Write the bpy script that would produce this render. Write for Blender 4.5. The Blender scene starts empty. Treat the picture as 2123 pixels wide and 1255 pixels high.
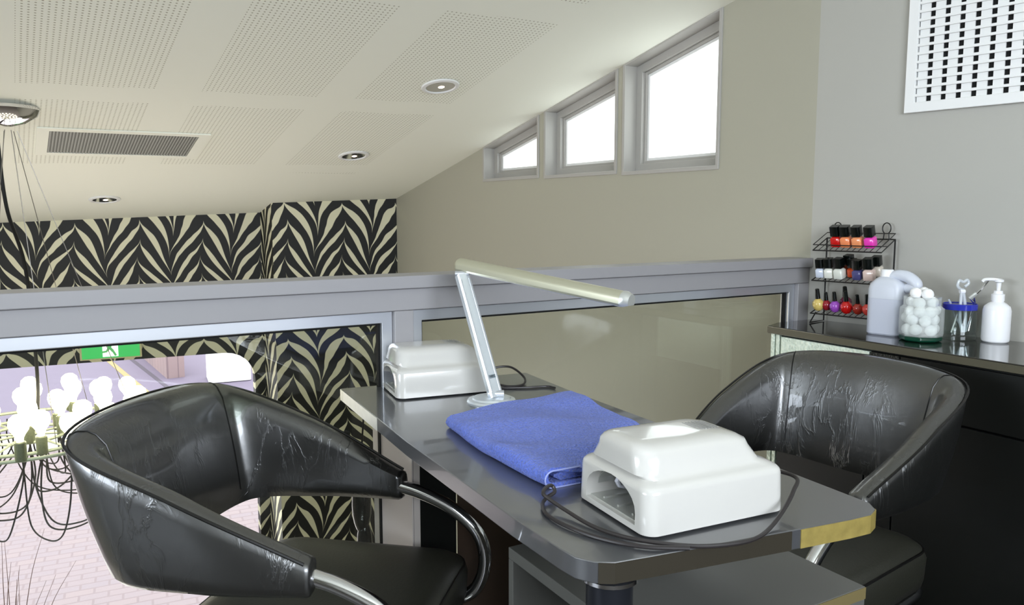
import bpy, bmesh, math, random
from math import sin, cos, pi, radians, hypot, atan2
from mathutils import Vector, Matrix
random.seed(7)
scn = bpy.context.scene
col = scn.collection

# ------------------------------------------------------------------ camera, world, lights, exposure
CAM_H = 1.17
cam = bpy.data.cameras.new('camera'); cam.sensor_width = 36; cam.lens = 1620 / 2123 * 36
cam.clip_start = .02; cam.clip_end = 200
camo = bpy.data.objects.new('camera', cam); col.objects.link(camo)
camo.location = (0, 0, CAM_H); camo.rotation_euler = (radians(90 - 6.4275), 0, 0)
scn.camera = camo
scn.view_settings.view_transform = 'Standard'
scn.view_settings.look = 'None'
scn.view_settings.gamma = 1
scn.view_settings.use_curve_mapping = False
scn.view_settings.exposure = 0.95
w = bpy.data.worlds.new('world'); scn.world = w; w.use_nodes = True
w.node_tree.nodes['Background'].inputs[0].default_value = (.97, .985, 1, 1)
w.node_tree.nodes['Background'].inputs[1].default_value = 1.6

def area(name, loc, aim, sx, sy, power, color):
    l = bpy.data.lights.new(name, 'AREA'); l.shape = 'RECTANGLE'; l.size = sx; l.size_y = sy
    l.energy = power; l.color = color
    o = bpy.data.objects.new(name, l); col.objects.link(o); o.location = loc
    o.rotation_euler = (Vector(aim) - Vector(loc)).to_track_quat('-Z', 'Y').to_euler()
    return o
# daylight coming through the windows of the room behind the camera
area('back_window_daylight', (1.10, -1.60, 1.75), (.5, -.62, 1.60), 2.2, 1.1, 58, (.80, .89, 1))
area('side_window_daylight', (-3.90, -.95, 1.55), (-2.9, -.34, 1.45), 2.0, 1.2, 52, (.76, .87, 1))
area('shop_window_daylight', (-2.45, 4.75, -1.1), (-1.9, 3.6, -.6), 2.4, 2.2, 16, (1, .97, .92))

# ------------------------------------------------------------------ plan of the place (metres)
RH = atan2(1620, 2659)                       # heading of the balustrade
RD = Vector((cos(RH), sin(RH), 0)); RN = Vector((-sin(RH), cos(RH), 0))
P = Vector((1.0166, 2.6630, 0))              # corner where balustrade, gable and right wall meet
GD = Vector((-.5478, .8366, 0))              # gable wall heading
WD = Vector((.643, -.766, 0)).normalized()   # right wall heading
ZD = Vector((-.9015, -.4328, 0)).normalized()# zebra wall heading
C = P + GD * 3.312                           # gable / zebra corner
A1 = C + ZD * .835
A2 = A1 + GD * .267
R = P + WD * 3.2
B = R - RD * 6.4
L2 = A2 + ZD * 4.9
LOW = -2.7
CN = Vector((-.1312506, .17935718, .97498938)).normalized()
C0 = Vector((C.x, C.y, 1.279))
def ceil_z(x, y): return C0.z - (CN.x * (x - C0.x) + CN.y * (y - C0.y)) / CN.z
VV = Vector((-.5328, .8166, -.2219)); VV = (VV - CN * VV.dot(CN)).normalized(); UU = VV.cross(CN)

# ------------------------------------------------------------------ materials
def srgb(c):
    return tuple(((v / 255) / 12.92 if v / 255 < .04045 else ((v / 255 + .055) / 1.055) ** 2.4) for v in c) + (1,)
def pm(name, c, rough=.5, metal=0, emit=0, trans=0, ior=1.45, coat=0, alpha=1, spec=.5, ecol=None, sheen=0):
    m = bpy.data.materials.new(name); m.use_nodes = True
    b = m.node_tree.nodes['Principled BSDF']; i = b.inputs
    i['Base Color'].default_value = srgb(c); i['Roughness'].default_value = rough; i['Metallic'].default_value = metal
    i['Transmission Weight'].default_value = trans; i['IOR'].default_value = ior; i['Coat Weight'].default_value = coat
    i['Alpha'].default_value = alpha; i['Specular IOR Level'].default_value = spec; i['Sheen Weight'].default_value = sheen
    if emit: i['Emission Color'].default_value = srgb(ecol or c); i['Emission Strength'].default_value = emit
    return m
def add_noise(m, scale, strength, dist=.002, detail=4, kind='noise', stretch=None, colvar=0):
    nt = m.node_tree; N = nt.nodes; b = N['Principled BSDF']
    tc = N.new('ShaderNodeTexCoord'); mp = N.new('ShaderNodeMapping')
    nt.links.new(tc.outputs['Object'], mp.inputs[0])
    if stretch: mp.inputs['Scale'].default_value = stretch
    if kind == 'noise':
        t = N.new('ShaderNodeTexNoise'); t.inputs['Scale'].default_value = scale; t.inputs['Detail'].default_value = detail; o = t.outputs[0]
    else:
        t = N.new('ShaderNodeTexVoronoi'); t.inputs['Scale'].default_value = scale; t.feature = kind; o = t.outputs[0]
    nt.links.new(mp.outputs[0], t.inputs['Vector'])
    bp = N.new('ShaderNodeBump'); bp.inputs['Strength'].default_value = strength; bp.inputs['Distance'].default_value = dist
    nt.links.new(o, bp.inputs['Height']); nt.links.new(bp.outputs[0], b.inputs['Normal'])
    if colvar:
        c = b.inputs['Base Color'].default_value[:]; r = N.new('ShaderNodeMixRGB')
        r.inputs[1].default_value = tuple(v * (1 - colvar) for v in c[:3]) + (1,); r.inputs[2].default_value = tuple(min(1, v * (1 + colvar)) for v in c[:3]) + (1,)
        nt.links.new(o, r.inputs[0]); nt.links.new(r.outputs[0], b.inputs['Base Color'])
    return m
def thin_glass(name, tint=(1, 1, 1), ior=1.5, rough=.0, body=None, bodyfac=0):
    m = bpy.data.materials.new(name); m.use_nodes = True; nt = m.node_tree; N = nt.nodes; N.clear()
    o = N.new('ShaderNodeOutputMaterial'); t = N.new('ShaderNodeBsdfTransparent'); g = N.new('ShaderNodeBsdfGlossy')
    lw = N.new('ShaderNodeLayerWeight'); gg = G(nt); f0 = ((ior - 1) / (ior + 1)) ** 2
    ff = gg.m('ADD', f0, gg.m('MULTIPLY', 1 - f0, gg.m('POWER', lw.outputs['Facing'], 5))); mx = N.new('ShaderNodeMixShader')
    t.inputs[0].default_value = tint + (1,); g.inputs['Roughness'].default_value = rough
    nt.links.new(ff, mx.inputs[0]); nt.links.new(t.outputs[0], mx.inputs[1]); nt.links.new(g.outputs[0], mx.inputs[2])
    last = mx
    if body:
        d = N.new('ShaderNodeBsdfPrincipled'); d.inputs['Base Color'].default_value = srgb(body); d.inputs['Roughness'].default_value = .3
        m2 = N.new('ShaderNodeMixShader'); m2.inputs[0].default_value = bodyfac
        nt.links.new(mx.outputs[0], m2.inputs[1]); nt.links.new(d.outputs[0], m2.inputs[2]); last = m2
    nt.links.new(last.outputs[0], o.inputs[0]); return m
class G:                                     # tiny node-expression helper
    def __init__(s, nt): s.nt = nt
    def v(s, node, i, x):
        if isinstance(x, (int, float)): node.inputs[i].default_value = x
        else: s.nt.links.new(x, node.inputs[i])
    def m(s, op, a, b=0, c=0):
        n = s.nt.nodes.new('ShaderNodeMath'); n.operation = op
        s.v(n, 0, a); s.v(n, 1, b); s.v(n, 2, c); return n.outputs[0]
def zebra_material():
    m = bpy.data.materials.new('zebra_wallpaper'); m.use_nodes = True; nt = m.node_tree; g = G(nt); N = nt.nodes
    b = N['Principled BSDF']; tc = N.new('ShaderNodeTexCoord'); sp = N.new('ShaderNodeSeparateXYZ')
    nt.links.new(tc.outputs['Object'], sp.inputs[0]); X, Zc = sp.outputs[0], sp.outputs[2]
    n = N.new('ShaderNodeTexNoise'); n.inputs['Scale'].default_value = 5; nt.links.new(tc.outputs['Object'], n.inputs['Vector'])
    nz = g.m('SUBTRACT', n.outputs[0], .5)
    xx = g.m('ADD', g.m('ADD', X, g.m('MULTIPLY', g.m('SINE', g.m('MULTIPLY', Zc, 13)), .014)), g.m('MULTIPLY', nz, .03))
    t = g.m('MULTIPLY', g.m('PINGPONG', g.m('DIVIDE', xx, .372), .5), 2)
    f = g.m('DIVIDE', g.m('ARCCOSINE', g.m('SUBTRACT', 1, g.m('MULTIPLY', t, 2))), pi)
    f = g.m('ADD', g.m('MULTIPLY', f, .85), g.m('MULTIPLY', t, .15))
    A = g.m('ADD', 2.5, g.m('MULTIPLY', g.m('SINE', g.m('MULTIPLY', g.m('ADD', Zc, .35), 6.5)), .65))
    ph = g.m('ADD', g.m('DIVIDE', Zc, .112), g.m('MULTIPLY', A, f)); ph = g.m('ADD', ph, g.m('MULTIPLY', nz, .5))
    wd = g.m('ADD', .12, g.m('MULTIPLY', g.m('SINE', g.m('MULTIPLY', t, pi)), .40))
    wd = g.m('ADD', wd, g.m('MULTIPLY', g.m('SINE', g.m('MULTIPLY', g.m('ADD', Zc, .35), 6.5)), -.08))
    fr = g.m('FRACT', ph)
    # soft edges
    e = g.m('SUBTRACT', wd, fr); e = g.m('MULTIPLY', e, 40); e2 = g.m('MULTIPLY', fr, 40)
    e = g.m('MINIMUM', e, e2); cl = N.new('ShaderNodeClamp'); nt.links.new(e, cl.inputs[0])
    mx = N.new('ShaderNodeMixRGB'); mx.inputs[1].default_value = srgb((12, 13, 11)); mx.inputs[2].default_value = srgb((221, 216, 186))
    nt.links.new(cl.outputs[0], mx.inputs[0]); nt.links.new(mx.outputs[0], b.inputs['Base Color']); b.inputs['Roughness'].default_value = .6
    return m
def ceiling_material():
    m = bpy.data.materials.new('perforated_ceiling'); m.use_nodes = True; nt = m.node_tree; g = G(nt); N = nt.nodes
    b = N['Principled BSDF']; tc = N.new('ShaderNodeTexCoord'); sp = N.new('ShaderNodeSeparateXYZ')
    nt.links.new(tc.outputs['Object'], sp.inputs[0]); a, v = sp.outputs[0], sp.outputs[1]
    p = .0172
    da = g.m('SUBTRACT', g.m('FRACT', g.m('DIVIDE', a, p)), .5); dv = g.m('SUBTRACT', g.m('FRACT', g.m('DIVIDE', v, p)), .5)
    r = g.m('SQRT', g.m('ADD', g.m('MULTIPLY', da, da), g.m('MULTIPLY', dv, dv)))
    dot = g.m('LESS_THAN', r, .19)
    sa = g.m('LESS_THAN', g.m('FRACT', g.m('DIVIDE', g.m('ADD', a, 2.227), .618)), .728)
    sv = g.m('FRACT', g.m('DIVIDE', g.m('ADD', g.m('ADD', v, 1.552), g.m('MULTIPLY', g.m('ADD', a, 2.2), .06)), 1.02))
    sv = g.m('LESS_THAN', sv, .845)
    sv = g.m('MULTIPLY', g.m('MULTIPLY', sv, g.m('LESS_THAN', v, -.6)), g.m('LESS_THAN', a, -.5))
    k = g.m('MULTIPLY', g.m('MULTIPLY', sa, sv), dot)
    mx = N.new('ShaderNodeMixRGB'); mx.inputs[1].default_value = srgb((240, 241, 228)); mx.inputs[2].default_value = srgb((176, 173, 153))
    nt.links.new(k, mx.inputs[0]); nt.links.new(mx.outputs[0], b.inputs['Base Color']); b.inputs['Roughness'].default_value = .85
    return m
M = {}
M['zebra'] = zebra_material(); M['ceiling'] = ceiling_material()
M['gable'] = add_noise(pm('warm_grey_paint', (168, 165, 149), .42), 60, .04)
M['wall'] = add_noise(pm('grey_paint', (172, 170, 162), .45), 60, .04)
M['frame_grey'] = pm('satin_grey_paint', (170, 167, 161), .35)
M['rail_grey'] = add_noise(pm('rail_grey_paint', (152, 150, 152), .4), 30, .05)
M['alu'] = pm('anodised_aluminium', (205, 208, 214), .32, .75)
M['white'] = pm('white_enamel', (232, 232, 230), .4)
M['dark'] = pm('dark_void', (14, 14, 13), .9)
M['glass'] = thin_glass('balustrade_glass', (.93, .95, .92), 1.5)
M['clear'] = thin_glass('clear_glass', (.93, .96, .95), 1.45)
M['jar_glass'] = thin_glass('pale_jar_glass', (.975, .99, .985), 1.6, .02, (250, 253, 251), .2)
M['green_glass'] = pm('green_bottle_glass', (20, 84, 62), .08, trans=.5)
M['vinyl'] = add_noise(pm('black_vinyl', (17, 17, 15), .36, coat=.5, spec=1.0, ior=1.7), 55, .25, .0012, 6)
def creases(m):
    nt = m.node_tree; g = G(nt); N = nt.nodes; b = N['Principled BSDF']; tc = N.new('ShaderNodeTexCoord'); mp = N.new('ShaderNodeMapping')
    mp.inputs['Scale'].default_value = (14, 14, 5); nt.links.new(tc.outputs['Object'], mp.inputs[0])
    n = N.new('ShaderNodeTexNoise'); n.inputs['Scale'].default_value = 1; n.inputs['Detail'].default_value = 5; n.inputs['Roughness'].default_value = .62; n.inputs['Distortion'].default_value = .6
    nt.links.new(mp.outputs[0], n.inputs['Vector'])
    rd = g.m('POWER', g.m('SUBTRACT', 1, g.m('ABSOLUTE', g.m('MULTIPLY', g.m('SUBTRACT', n.outputs[0], .5), 2))), 26)
    n2 = N.new('ShaderNodeTexNoise'); n2.inputs['Scale'].default_value = 5; nt.links.new(tc.outputs['Object'], n2.inputs['Vector'])
    rd = g.m('MULTIPLY', rd, g.m('MAXIMUM', g.m('SUBTRACT', n2.outputs[0], .36), 0))
    bp = N.new('ShaderNodeBump'); bp.inputs['Strength'].default_value = .5; bp.inputs['Distance'].default_value = .007
    old = b.inputs['Normal'].links[0].from_node; nt.links.new(rd, bp.inputs['Height']); nt.links.new(bp.outputs[0], old.inputs['Normal'])
creases(M['vinyl'])
M['vinyl_rough'] = add_noise(pm('grained_black_vinyl', (40, 40, 33), .42, spec=.8), 160, .35, .0012, 3)
M['piping'] = pm('black_piping', (14, 13, 12), .3)
M['chrome'] = pm('chrome', (225, 225, 228), .08, 1)
M['laminate'] = add_noise(pm('black_laminate', (66, 67, 70), .32, spec=1.0, coat=.6, ior=1.7), 90, .03, .0006)
M['laminate_edge'] = pm('dark_laminate_edge', (52, 48, 40), .25, spec=.7)
M['gold_edge'] = add_noise(pm('yellow_edge_sheen', (140, 124, 68), .4), 70, .3, .001, colvar=.35)  # yellowish reflection along the table edge, painted as the strip's colour
M['pale_edge'] = add_noise(pm('pale_edge_sheen', (205, 202, 190), .3), 50, .1, colvar=.12)  # whitish light reflected off the far-left edge, painted as a band
M['light_panel'] = pm('light_grey_panel', (196, 188, 182), .5)
M['cab_grey'] = pm('charcoal_board', (92, 92, 88), .35)
M['cab_brown'] = pm('dark_brown_board', (58, 40, 24), .5)
M['cab_black'] = pm('black_board', (12, 14, 12), .4)
M['counter'] = pm('black_gloss_counter', (30, 29, 26), .09, spec=.8, coat=.4)
M['counter_edge'] = pm('counter_edge', (84, 80, 66), .3)
M['silver'] = add_noise(pm('crackled_silver_leather', (226, 242, 222), .35, .25), 110, .7, .003, kind='F1', colvar=.2)
M['towel'] = add_noise(pm('blue_terry', (88, 112, 208), .95, sheen=.3), 260, 1, .008, 3, colvar=.55)
M['towel_edge'] = pm('pale_towel_hem', (150, 160, 215), .9)
M['lamp_white'] = pm('glossy_white_plastic', (196, 194, 189), .16, coat=.5)
M['reflector'] = pm('brushed_reflector', (196, 197, 192), .35, .55)
M['tube'] = pm('uv_tube_glass', (225, 225, 235), .15)
M['cable'] = pm('grey_black_cable', (42, 38, 38), .4)
M['desk_alu'] = pm('satin_champagne_metal', (190, 188, 165), .35, .55)
M['desk_bright'] = pm('bright_aluminium', (222, 228, 232), .25, .6)
M['hdpe'] = thin_glass('milky_plastic', (.9, .92, .96), 1.3, .3, (226, 230, 240), .80)
M['hdpe_full'] = thin_glass('milky_plastic_filled', (.85, .87, .92), 1.3, .3, (206, 210, 224), .90)
M['white_plastic'] = pm('white_plastic', (242, 242, 244), .3)
M['cotton'] = add_noise(pm('cotton', (248, 248, 248), .95), 60, .5, .004)
M['blue_rim'] = pm('cobalt_glass', (50, 60, 190), .15, trans=.3)
M['wire'] = pm('black_wire', (16, 15, 13), .35)
M['cap_black'] = pm('black_gloss_cap', (10, 14, 12), .2)
M['emit_bulb'] = pm('lit_bulb', (255, 255, 246), .3, emit=3.6, ecol=(255, 240, 214))
M['socket'] = add_noise(pm('speckled_pewter_socket', (150, 156, 132), .35, .6), 200, .6, .002, colvar=.3)
M['ring'] = pm('pale_green_metal', (196, 204, 184), .4, .3)
M['flex'] = pm('dark_flex', (62, 58, 58), .5)
M['exit_green'] = pm('lit_green_panel', (60, 178, 92), .4, emit=.45)
M['exit_white'] = pm('lit_white_panel', (235, 250, 235), .4, emit=.8)
M['exit_man'] = pm('running_man_green', (92, 172, 104), .4, emit=.35)
M['brass'] = pm('yellowed_acrylic', (215, 205, 160), .4)

# ------------------------------------------------------------------ mesh helpers
class MB:
    def __init__(s): s.v = []; s.f = []
    def add(s, vs, fs, T=None):
        n = len(s.v)
        for p in vs:
            p = Vector(p); s.v.append(T @ p if T is not None else p)
        s.f += [[i + n for i in f] for f in fs]; return s
    def box(s, x0, x1, y0, y1, z0, z1, T=None):
        vs = [(x, y, z) for x in (x0, x1) for y in (y0, y1) for z in (z0, z1)]
        return s.add(vs, [(0, 1, 3, 2), (4, 6, 7, 5), (0, 4, 5, 1), (2, 3, 7, 6), (0, 2, 6, 4), (1, 5, 7, 3)], T)
    def prism(s, poly, z0, z1, T=None):
        a = sum(poly[i][0] * poly[(i + 1) % len(poly)][1] - poly[(i + 1) % len(poly)][0] * poly[i][1] for i in range(len(poly)))
        if a < 0: poly = poly[::-1]
        n = len(poly)
        z0f = z0 if callable(z0) else (lambda x, y: z0); z1f = z1 if callable(z1) else (lambda x, y: z1)
        vs = [(p[0], p[1], z0f(*p)) for p in poly] + [(p[0], p[1], z1f(*p)) for p in poly]
        return s.add(vs, [list(range(n))[::-1], list(range(n, 2 * n))] + [(i, (i + 1) % n, n + (i + 1) % n, n + i) for i in range(n)], T)
    def loft(s, rings, closed=False, cap=True, T=None):
        n = len(rings[0]); vs = [p for r in rings for p in r]; fs = []
        m = len(rings)
        for i in range(m if closed else m - 1):
            j = (i + 1) % m
            for k in range(n):
                l = (k + 1) % n; fs.append((i * n + k, i * n + l, j * n + l, j * n + k))
        if cap and not closed: fs += [list(range(n))[::-1], list(range((m - 1) * n, m * n))]
        return s.add(vs, fs, T)
    def tube(s, path, r, n=10, closed=False, T=None, cap=True):
        path = [Vector(p) for p in path]; m = len(path); rings = []; up = None
        for i, p in enumerate(path):
            if closed: d = path[(i + 1) % m] - path[i - 1]
            else: d = path[min(i + 1, m - 1)] - path[max(i - 1, 0)]
            d = d.normalized() if d.length > 0 else Vector((0, 0, 1))
            if up is None:
                up = Vector((0, 0, 1)) if abs(d.z) < .9 else Vector((1, 0, 0))
            x = d.cross(up)
            x = x.normalized() if x.length > 1e-6 else Vector((1, 0, 0)); up = x.cross(d).normalized()
            rr = r[i] if isinstance(r, (list, tuple)) else r
            rings.append([p + (x * cos(2 * pi * k / n) + up * sin(2 * pi * k / n)) * rr for k in range(n)])
        return s.loft(rings, closed, cap, T)
    def lathe(s, prof, c=(0, 0, 0), n=24, T=None):
        rings = [[(c[0] + max(r, 1e-5) * cos(2 * pi * k / n), c[1] + max(r, 1e-5) * sin(2 * pi * k / n), c[2] + z) for k in range(n)] for r, z in prof]
        return s.loft(rings, T=T)
    def sphere(s, c, r, n=14, sc=(1, 1, 1), T=None):
        prof = [(r * sin(pi * i / 10), -r * cos(pi * i / 10)) for i in range(11)]
        rings = [[(c[0] + sc[0] * max(a, 1e-5) * cos(2 * pi * k / n), c[1] + sc[1] * max(a, 1e-5) * sin(2 * pi * k / n), c[2] + z * sc[2]) for k in range(n)] for a, z in prof]
        return s.loft(rings, T=T)
    def build(s, name, mat, parent=None, loc=None, rz=None, smooth=True, bevel=0, ang=35, mw=None, fix=True):
        me = bpy.data.meshes.new(name); me.from_pydata([tuple(p) for p in s.v], [], s.f); me.update()
        if fix:
            bm = bmesh.new(); bm.from_mesh(me); bmesh.ops.recalc_face_normals(bm, faces=bm.faces); bm.to_mesh(me); bm.free()
        me.materials.append(mat)
        if smooth: me.shade_smooth(); me.set_sharp_from_angle(angle=radians(ang))
        o = bpy.data.objects.new(name, me); col.objects.link(o)
        if loc is not None: o.location = loc
        if rz is not None: o.rotation_euler = (0, 0, rz)
        if mw is not None: o.matrix_world = mw
        if parent: o.parent = parent
        if bevel:
            b = o.modifiers.new('bevel', 'BEVEL'); b.width = bevel; b.segments = 2; b.limit_method = 'ANGLE'; b.angle_limit = radians(40)
            b.harden_normals = False
        return o
def TR(x=0, y=0, z=0, rz=0, rx=0, ry=0):
    return Matrix.Translation((x, y, z)) @ Matrix.Rotation(rz, 4, 'Z') @ Matrix.Rotation(ry, 4, 'Y') @ Matrix.Rotation(rx, 4, 'X')
def tag(o, label, cat, group=None):
    o['label'] = label; o['category'] = cat
    if group: o['group'] = group
    return o
def thing(name, label, cat, loc=(0, 0, 0), rz=0, group=None):
    o = bpy.data.objects.new(name, None); col.objects.link(o); o.empty_display_size = .05
    o.location = loc; o.rotation_euler = (0, 0, rz); return tag(o, label, cat, group)
def struct(o): o['kind'] = 'structure'; return o
def boolean(o, cutters, op='DIFFERENCE'):
    for c in cutters:
        m = o.modifiers.new('b', 'BOOLEAN'); m.operation = op; m.object = c; m.solver = 'EXACT'
    bpy.context.view_layer.update()
    me = bpy.data.meshes.new_from_object(o.evaluated_get(bpy.context.evaluated_depsgraph_get()))
    o.modifiers.clear(); o.data = me
    for c in cutters: bpy.data.objects.remove(c)
    return o
def rrect(hx, hy, r, z, n=5, cx=0, cy=0):
    pts = []
    for k, (sx, sy) in enumerate(((1, 1), (-1, 1), (-1, -1), (1, -1))):
        for i in range(n + 1):
            a = k * pi / 2 + i * pi / 2 / n
            pts.append((cx + sx * (hx - r) + r * cos(a), cy + sy * (hy - r) + r * sin(a), z))
    return pts
def spline(P_, n=12):
    Pn = [Vector(p) for p in P_]; Pn = [2 * Pn[0] - Pn[1]] + Pn + [2 * Pn[-1] - Pn[-2]]; o = []
    for i in range(1, len(Pn) - 2):
        a, b, c, d = Pn[i - 1:i + 3]
        for k in range(n):
            t = k / n; o.append(.5 * ((2 * b) + (c - a) * t + (2 * a - 5 * b + 4 * c - d) * t * t + (3 * b - a - 3 * c + d) * t ** 3))
    o.append(Pn[-2].copy()); return o
def wall_frame(p0, d): # matrix: x along d, z up, y = z cross x
    x = d.normalized(); z = Vector((0, 0, 1)); y = z.cross(x)
    return Matrix(((x.x, y.x, z.x, p0.x), (x.y, y.y, z.y, p0.y), (x.z, y.z, z.z, 0), (0, 0, 0, 1)))
def wall(name, p0, d, length, mat, z0=LOW, out=1, thick=.12, holes=(), over=.02, ext0=0, ext1=0):
    """vertical wall whose inner face runs from p0 along d; its top follows the ceiling plane"""
    mw = wall_frame(p0, d); b = MB(); x0, x1 = -ext0, length + ext1; y1 = thick * out
    vs = []
    for y in (0, y1):
        for x in (x0, x1):
            q = mw @ Vector((x, y, 0)); q0 = mw @ Vector((x, 0, 0)); zt = ceil_z(q0.x, q0.y) + over
            vs += [(x, y, z0), (x, y, zt)]
    b.add(vs, [(0, 1, 3, 2), (4, 6, 7, 5), (0, 4, 5, 1), (2, 3, 7, 6), (0, 2, 6, 4), (1, 5, 7, 3)])
    o = b.build(name, mat, smooth=False, mw=mw)
    cut = []
    for h in holes:
        c = MB(); n = len(h); lo = min(-.1, y1 - .1); hi = max(.1, y1 + .1)
        vs = [(x, lo, z) for x, z in h] + [(x, hi, z) for x, z in h]
        c.add(vs, [list(range(n)), list(range(n, 2 * n))[::-1]] + [(i, (i + 1) % n, n + (i + 1) % n, n + i) for i in range(n)])
        cut.append(c.build('cut', mat, smooth=False, mw=mw))
    if cut: boolean(o, cut)
    return struct(o), mw

# ------------------------------------------------------------------ the room shell
W1 = [(1.608, 1.357), (2.146, 1.357), (2.146, 1.548), (1.608, 1.672)]
W2 = [(1.010, 1.352), (1.556, 1.352), (1.556, 1.684), (1.010, 1.808)]
W3 = [(.421, 1.345), (.968, 1.345), (.968, 1.818), (.421, 1.943)]
gable, gmw = wall('wall_gable', P, GD, 3.312, M['gable'], out=-1, thick=.14, ext1=.1, holes=[W1, W2, W3])
wall('wall_right', P, WD, 3.2, M['wall'], out=1, thick=.12, ext0=0, ext1=.1)
bw = [(1.2, .95), (3.6, .95), (3.6, 2.2), (1.2, 2.2)]
wall('wall_back', R, -RD, 6.4, M['wall'], out=1, ext1=.1, holes=[bw])
lw_len = (L2 - B).length
sw = [(1.4, .85), (3.6, .85), (3.6, 2.15), (1.4, 2.15)]
wall('wall_left', B, L2 - B, lw_len, M['wall'], out=1, holes=[sw], ext1=.1)
# zebra walls: protruding section, return, recessed section with the shopfront opening
wall('wall_zebra_front', C, ZD, .835, M['zebra'], out=-1, thick=.1, over=.02)
wall('wall_zebra_return', A1, GD, .30, M['zebra'], out=-1, thick=.08)
head = [(.07, LOW + .02), (4.3, LOW + .02), (4.3, .245)] + [(.26, .245)] + [(.26 - .19 * sin(a), .055 + .19 * cos(a)) for a in [radians(k) for k in (15, 30, 45, 60, 75, 90)]]
wall('wall_zebra_far', A2, ZD, 4.9, M['zebra'], out=-1, thick=.12, holes=[head])

# ceiling
cmw = Matrix(((UU.x, VV.x, CN.x, C0.x), (UU.y, VV.y, CN.y, C0.y), (UU.z, VV.z, CN.z, C0.z), (0, 0, 0, 1)))
inv = cmw.inverted()
corners = [P + WD * -.0, C, A1, A2, L2, B, R]
ctr = sum(corners, Vector()) / len(corners)
poly = []
for q in corners:
    q = q + (q - ctr).normalized() * .16
    l = inv @ Vector((q.x, q.y, ceil_z(q.x, q.y))); poly.append((l.x, l.y))
b = MB(); b.prism(poly, 0, .10); struct(b.build('ceiling', M['ceiling'], smooth=False, mw=cmw))

# floors
def floor(name, pts, z0, z1, mat):
    b = MB(); b.prism([(p.x, p.y) for p in pts], z0, z1); return struct(b.build(name, mat, smooth=False))
M['floor'] = add_noise(pm('dark_vinyl_floor', (58, 54, 50), .4), 8, .1, colvar=.2)
M['shop_floor'] = pm('pale_shop_floor', (190, 180, 172), .35)
FL = P - RD * 6.02
floor('floor', [P, R, B, FL], -.22, 0, M['floor'])
floor('floor_lower', [P, C, A1, A2, L2, B, R], LOW - .1, LOW, M['shop_floor'])

# gable windows: frame, sash, glass (trapezoids)
def inset(poly, d):
    n = len(poly); out = []
    for i in range(n):
        p0, p1, p2 = Vector(poly[i - 1]), Vector(poly[i]), Vector(poly[(i + 1) % n])
        a = (p1 - p0).normalized(); c = (p2 - p1).normalized()
        na = Vector((-a.y, a.x)); nc = Vector((-c.y, c.x))
        # solve p1 + x with x.na=d, x.nc=d
        det = na.x * nc.y - na.y * nc.x
        out.append((p1.x + (d * nc.y - d * na.y) / det, p1.y + (na.x * d - nc.x * d) / det))
    return out
def ringframe(b, outer, inner, y0, y1):
    n = len(outer); vs = []
    for pl, y in ((outer, y0), (inner, y0), (inner, y1), (outer, y1)): vs += [(x, y, z) for x, z in pl]
    fs = []
    for k in range(4):
        for i in range(n):
            j = (i + 1) % n; fs.append((k * n + i, k * n + j, ((k + 1) % 4) * n + j, ((k + 1) % 4) * n + i))
    b.add(vs, fs)
for k, wn in enumerate((W1, W2, W3)):
    o_ = inset(wn, .001); i1 = inset(wn, .020)
    b = MB(); ringframe(b, inset(wn, -.004), inset(wn, .012), .006, -.10)
    # chunky sill and lining
    f = struct(b.build('window_%d' % (k + 1), M['frame_grey'], smooth=False, mw=gmw, bevel=.002))
    b = MB(); ringframe(b, inset(wn, .012), inset(wn, .046), -.062, -.10); ringframe(b, inset(wn, .046), inset(wn, .058), -.078, -.10)
    s_ = b.build('window_sash', M['frame_grey'], parent=f, smooth=False, bevel=.002)
    b = MB(); ringframe(b, inset(wn, .058), inset(wn, .070), -.086, -.10); b.build('glazing_bead', M['white'], parent=f, smooth=False, bevel=.0015)
    b = MB(); g_ = inset(wn, .064); n = len(g_)
    b.add([(x, -.090, z) for x, z in g_] + [(x, -.094, z) for x, z in g_], [list(range(n)), list(range(n, 2 * n))[::-1]] + [(i, (i + 1) % n, n + (i + 1) % n, n + i) for i in range(n)])
    b.build('window_pane', M['clear'], parent=f, smooth=False)

# windows behind the camera
for k, (p0, d, h) in enumerate(((R, -RD, bw), (B, L2 - B, sw))):
    mw = wall_frame(p0, d); b = MB(); ringframe(b, inset(h, .001), inset(h, .05), .02, .08)
    xm = (h[0][0] + h[1][0]) / 2; b.box(xm - .03, xm + .03, .02, .08, h[0][1] + .05, h[2][1] - .05)
    struct(b.build('window_%d' % (k + 4), M['white'], smooth=False, mw=mw))

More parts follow.
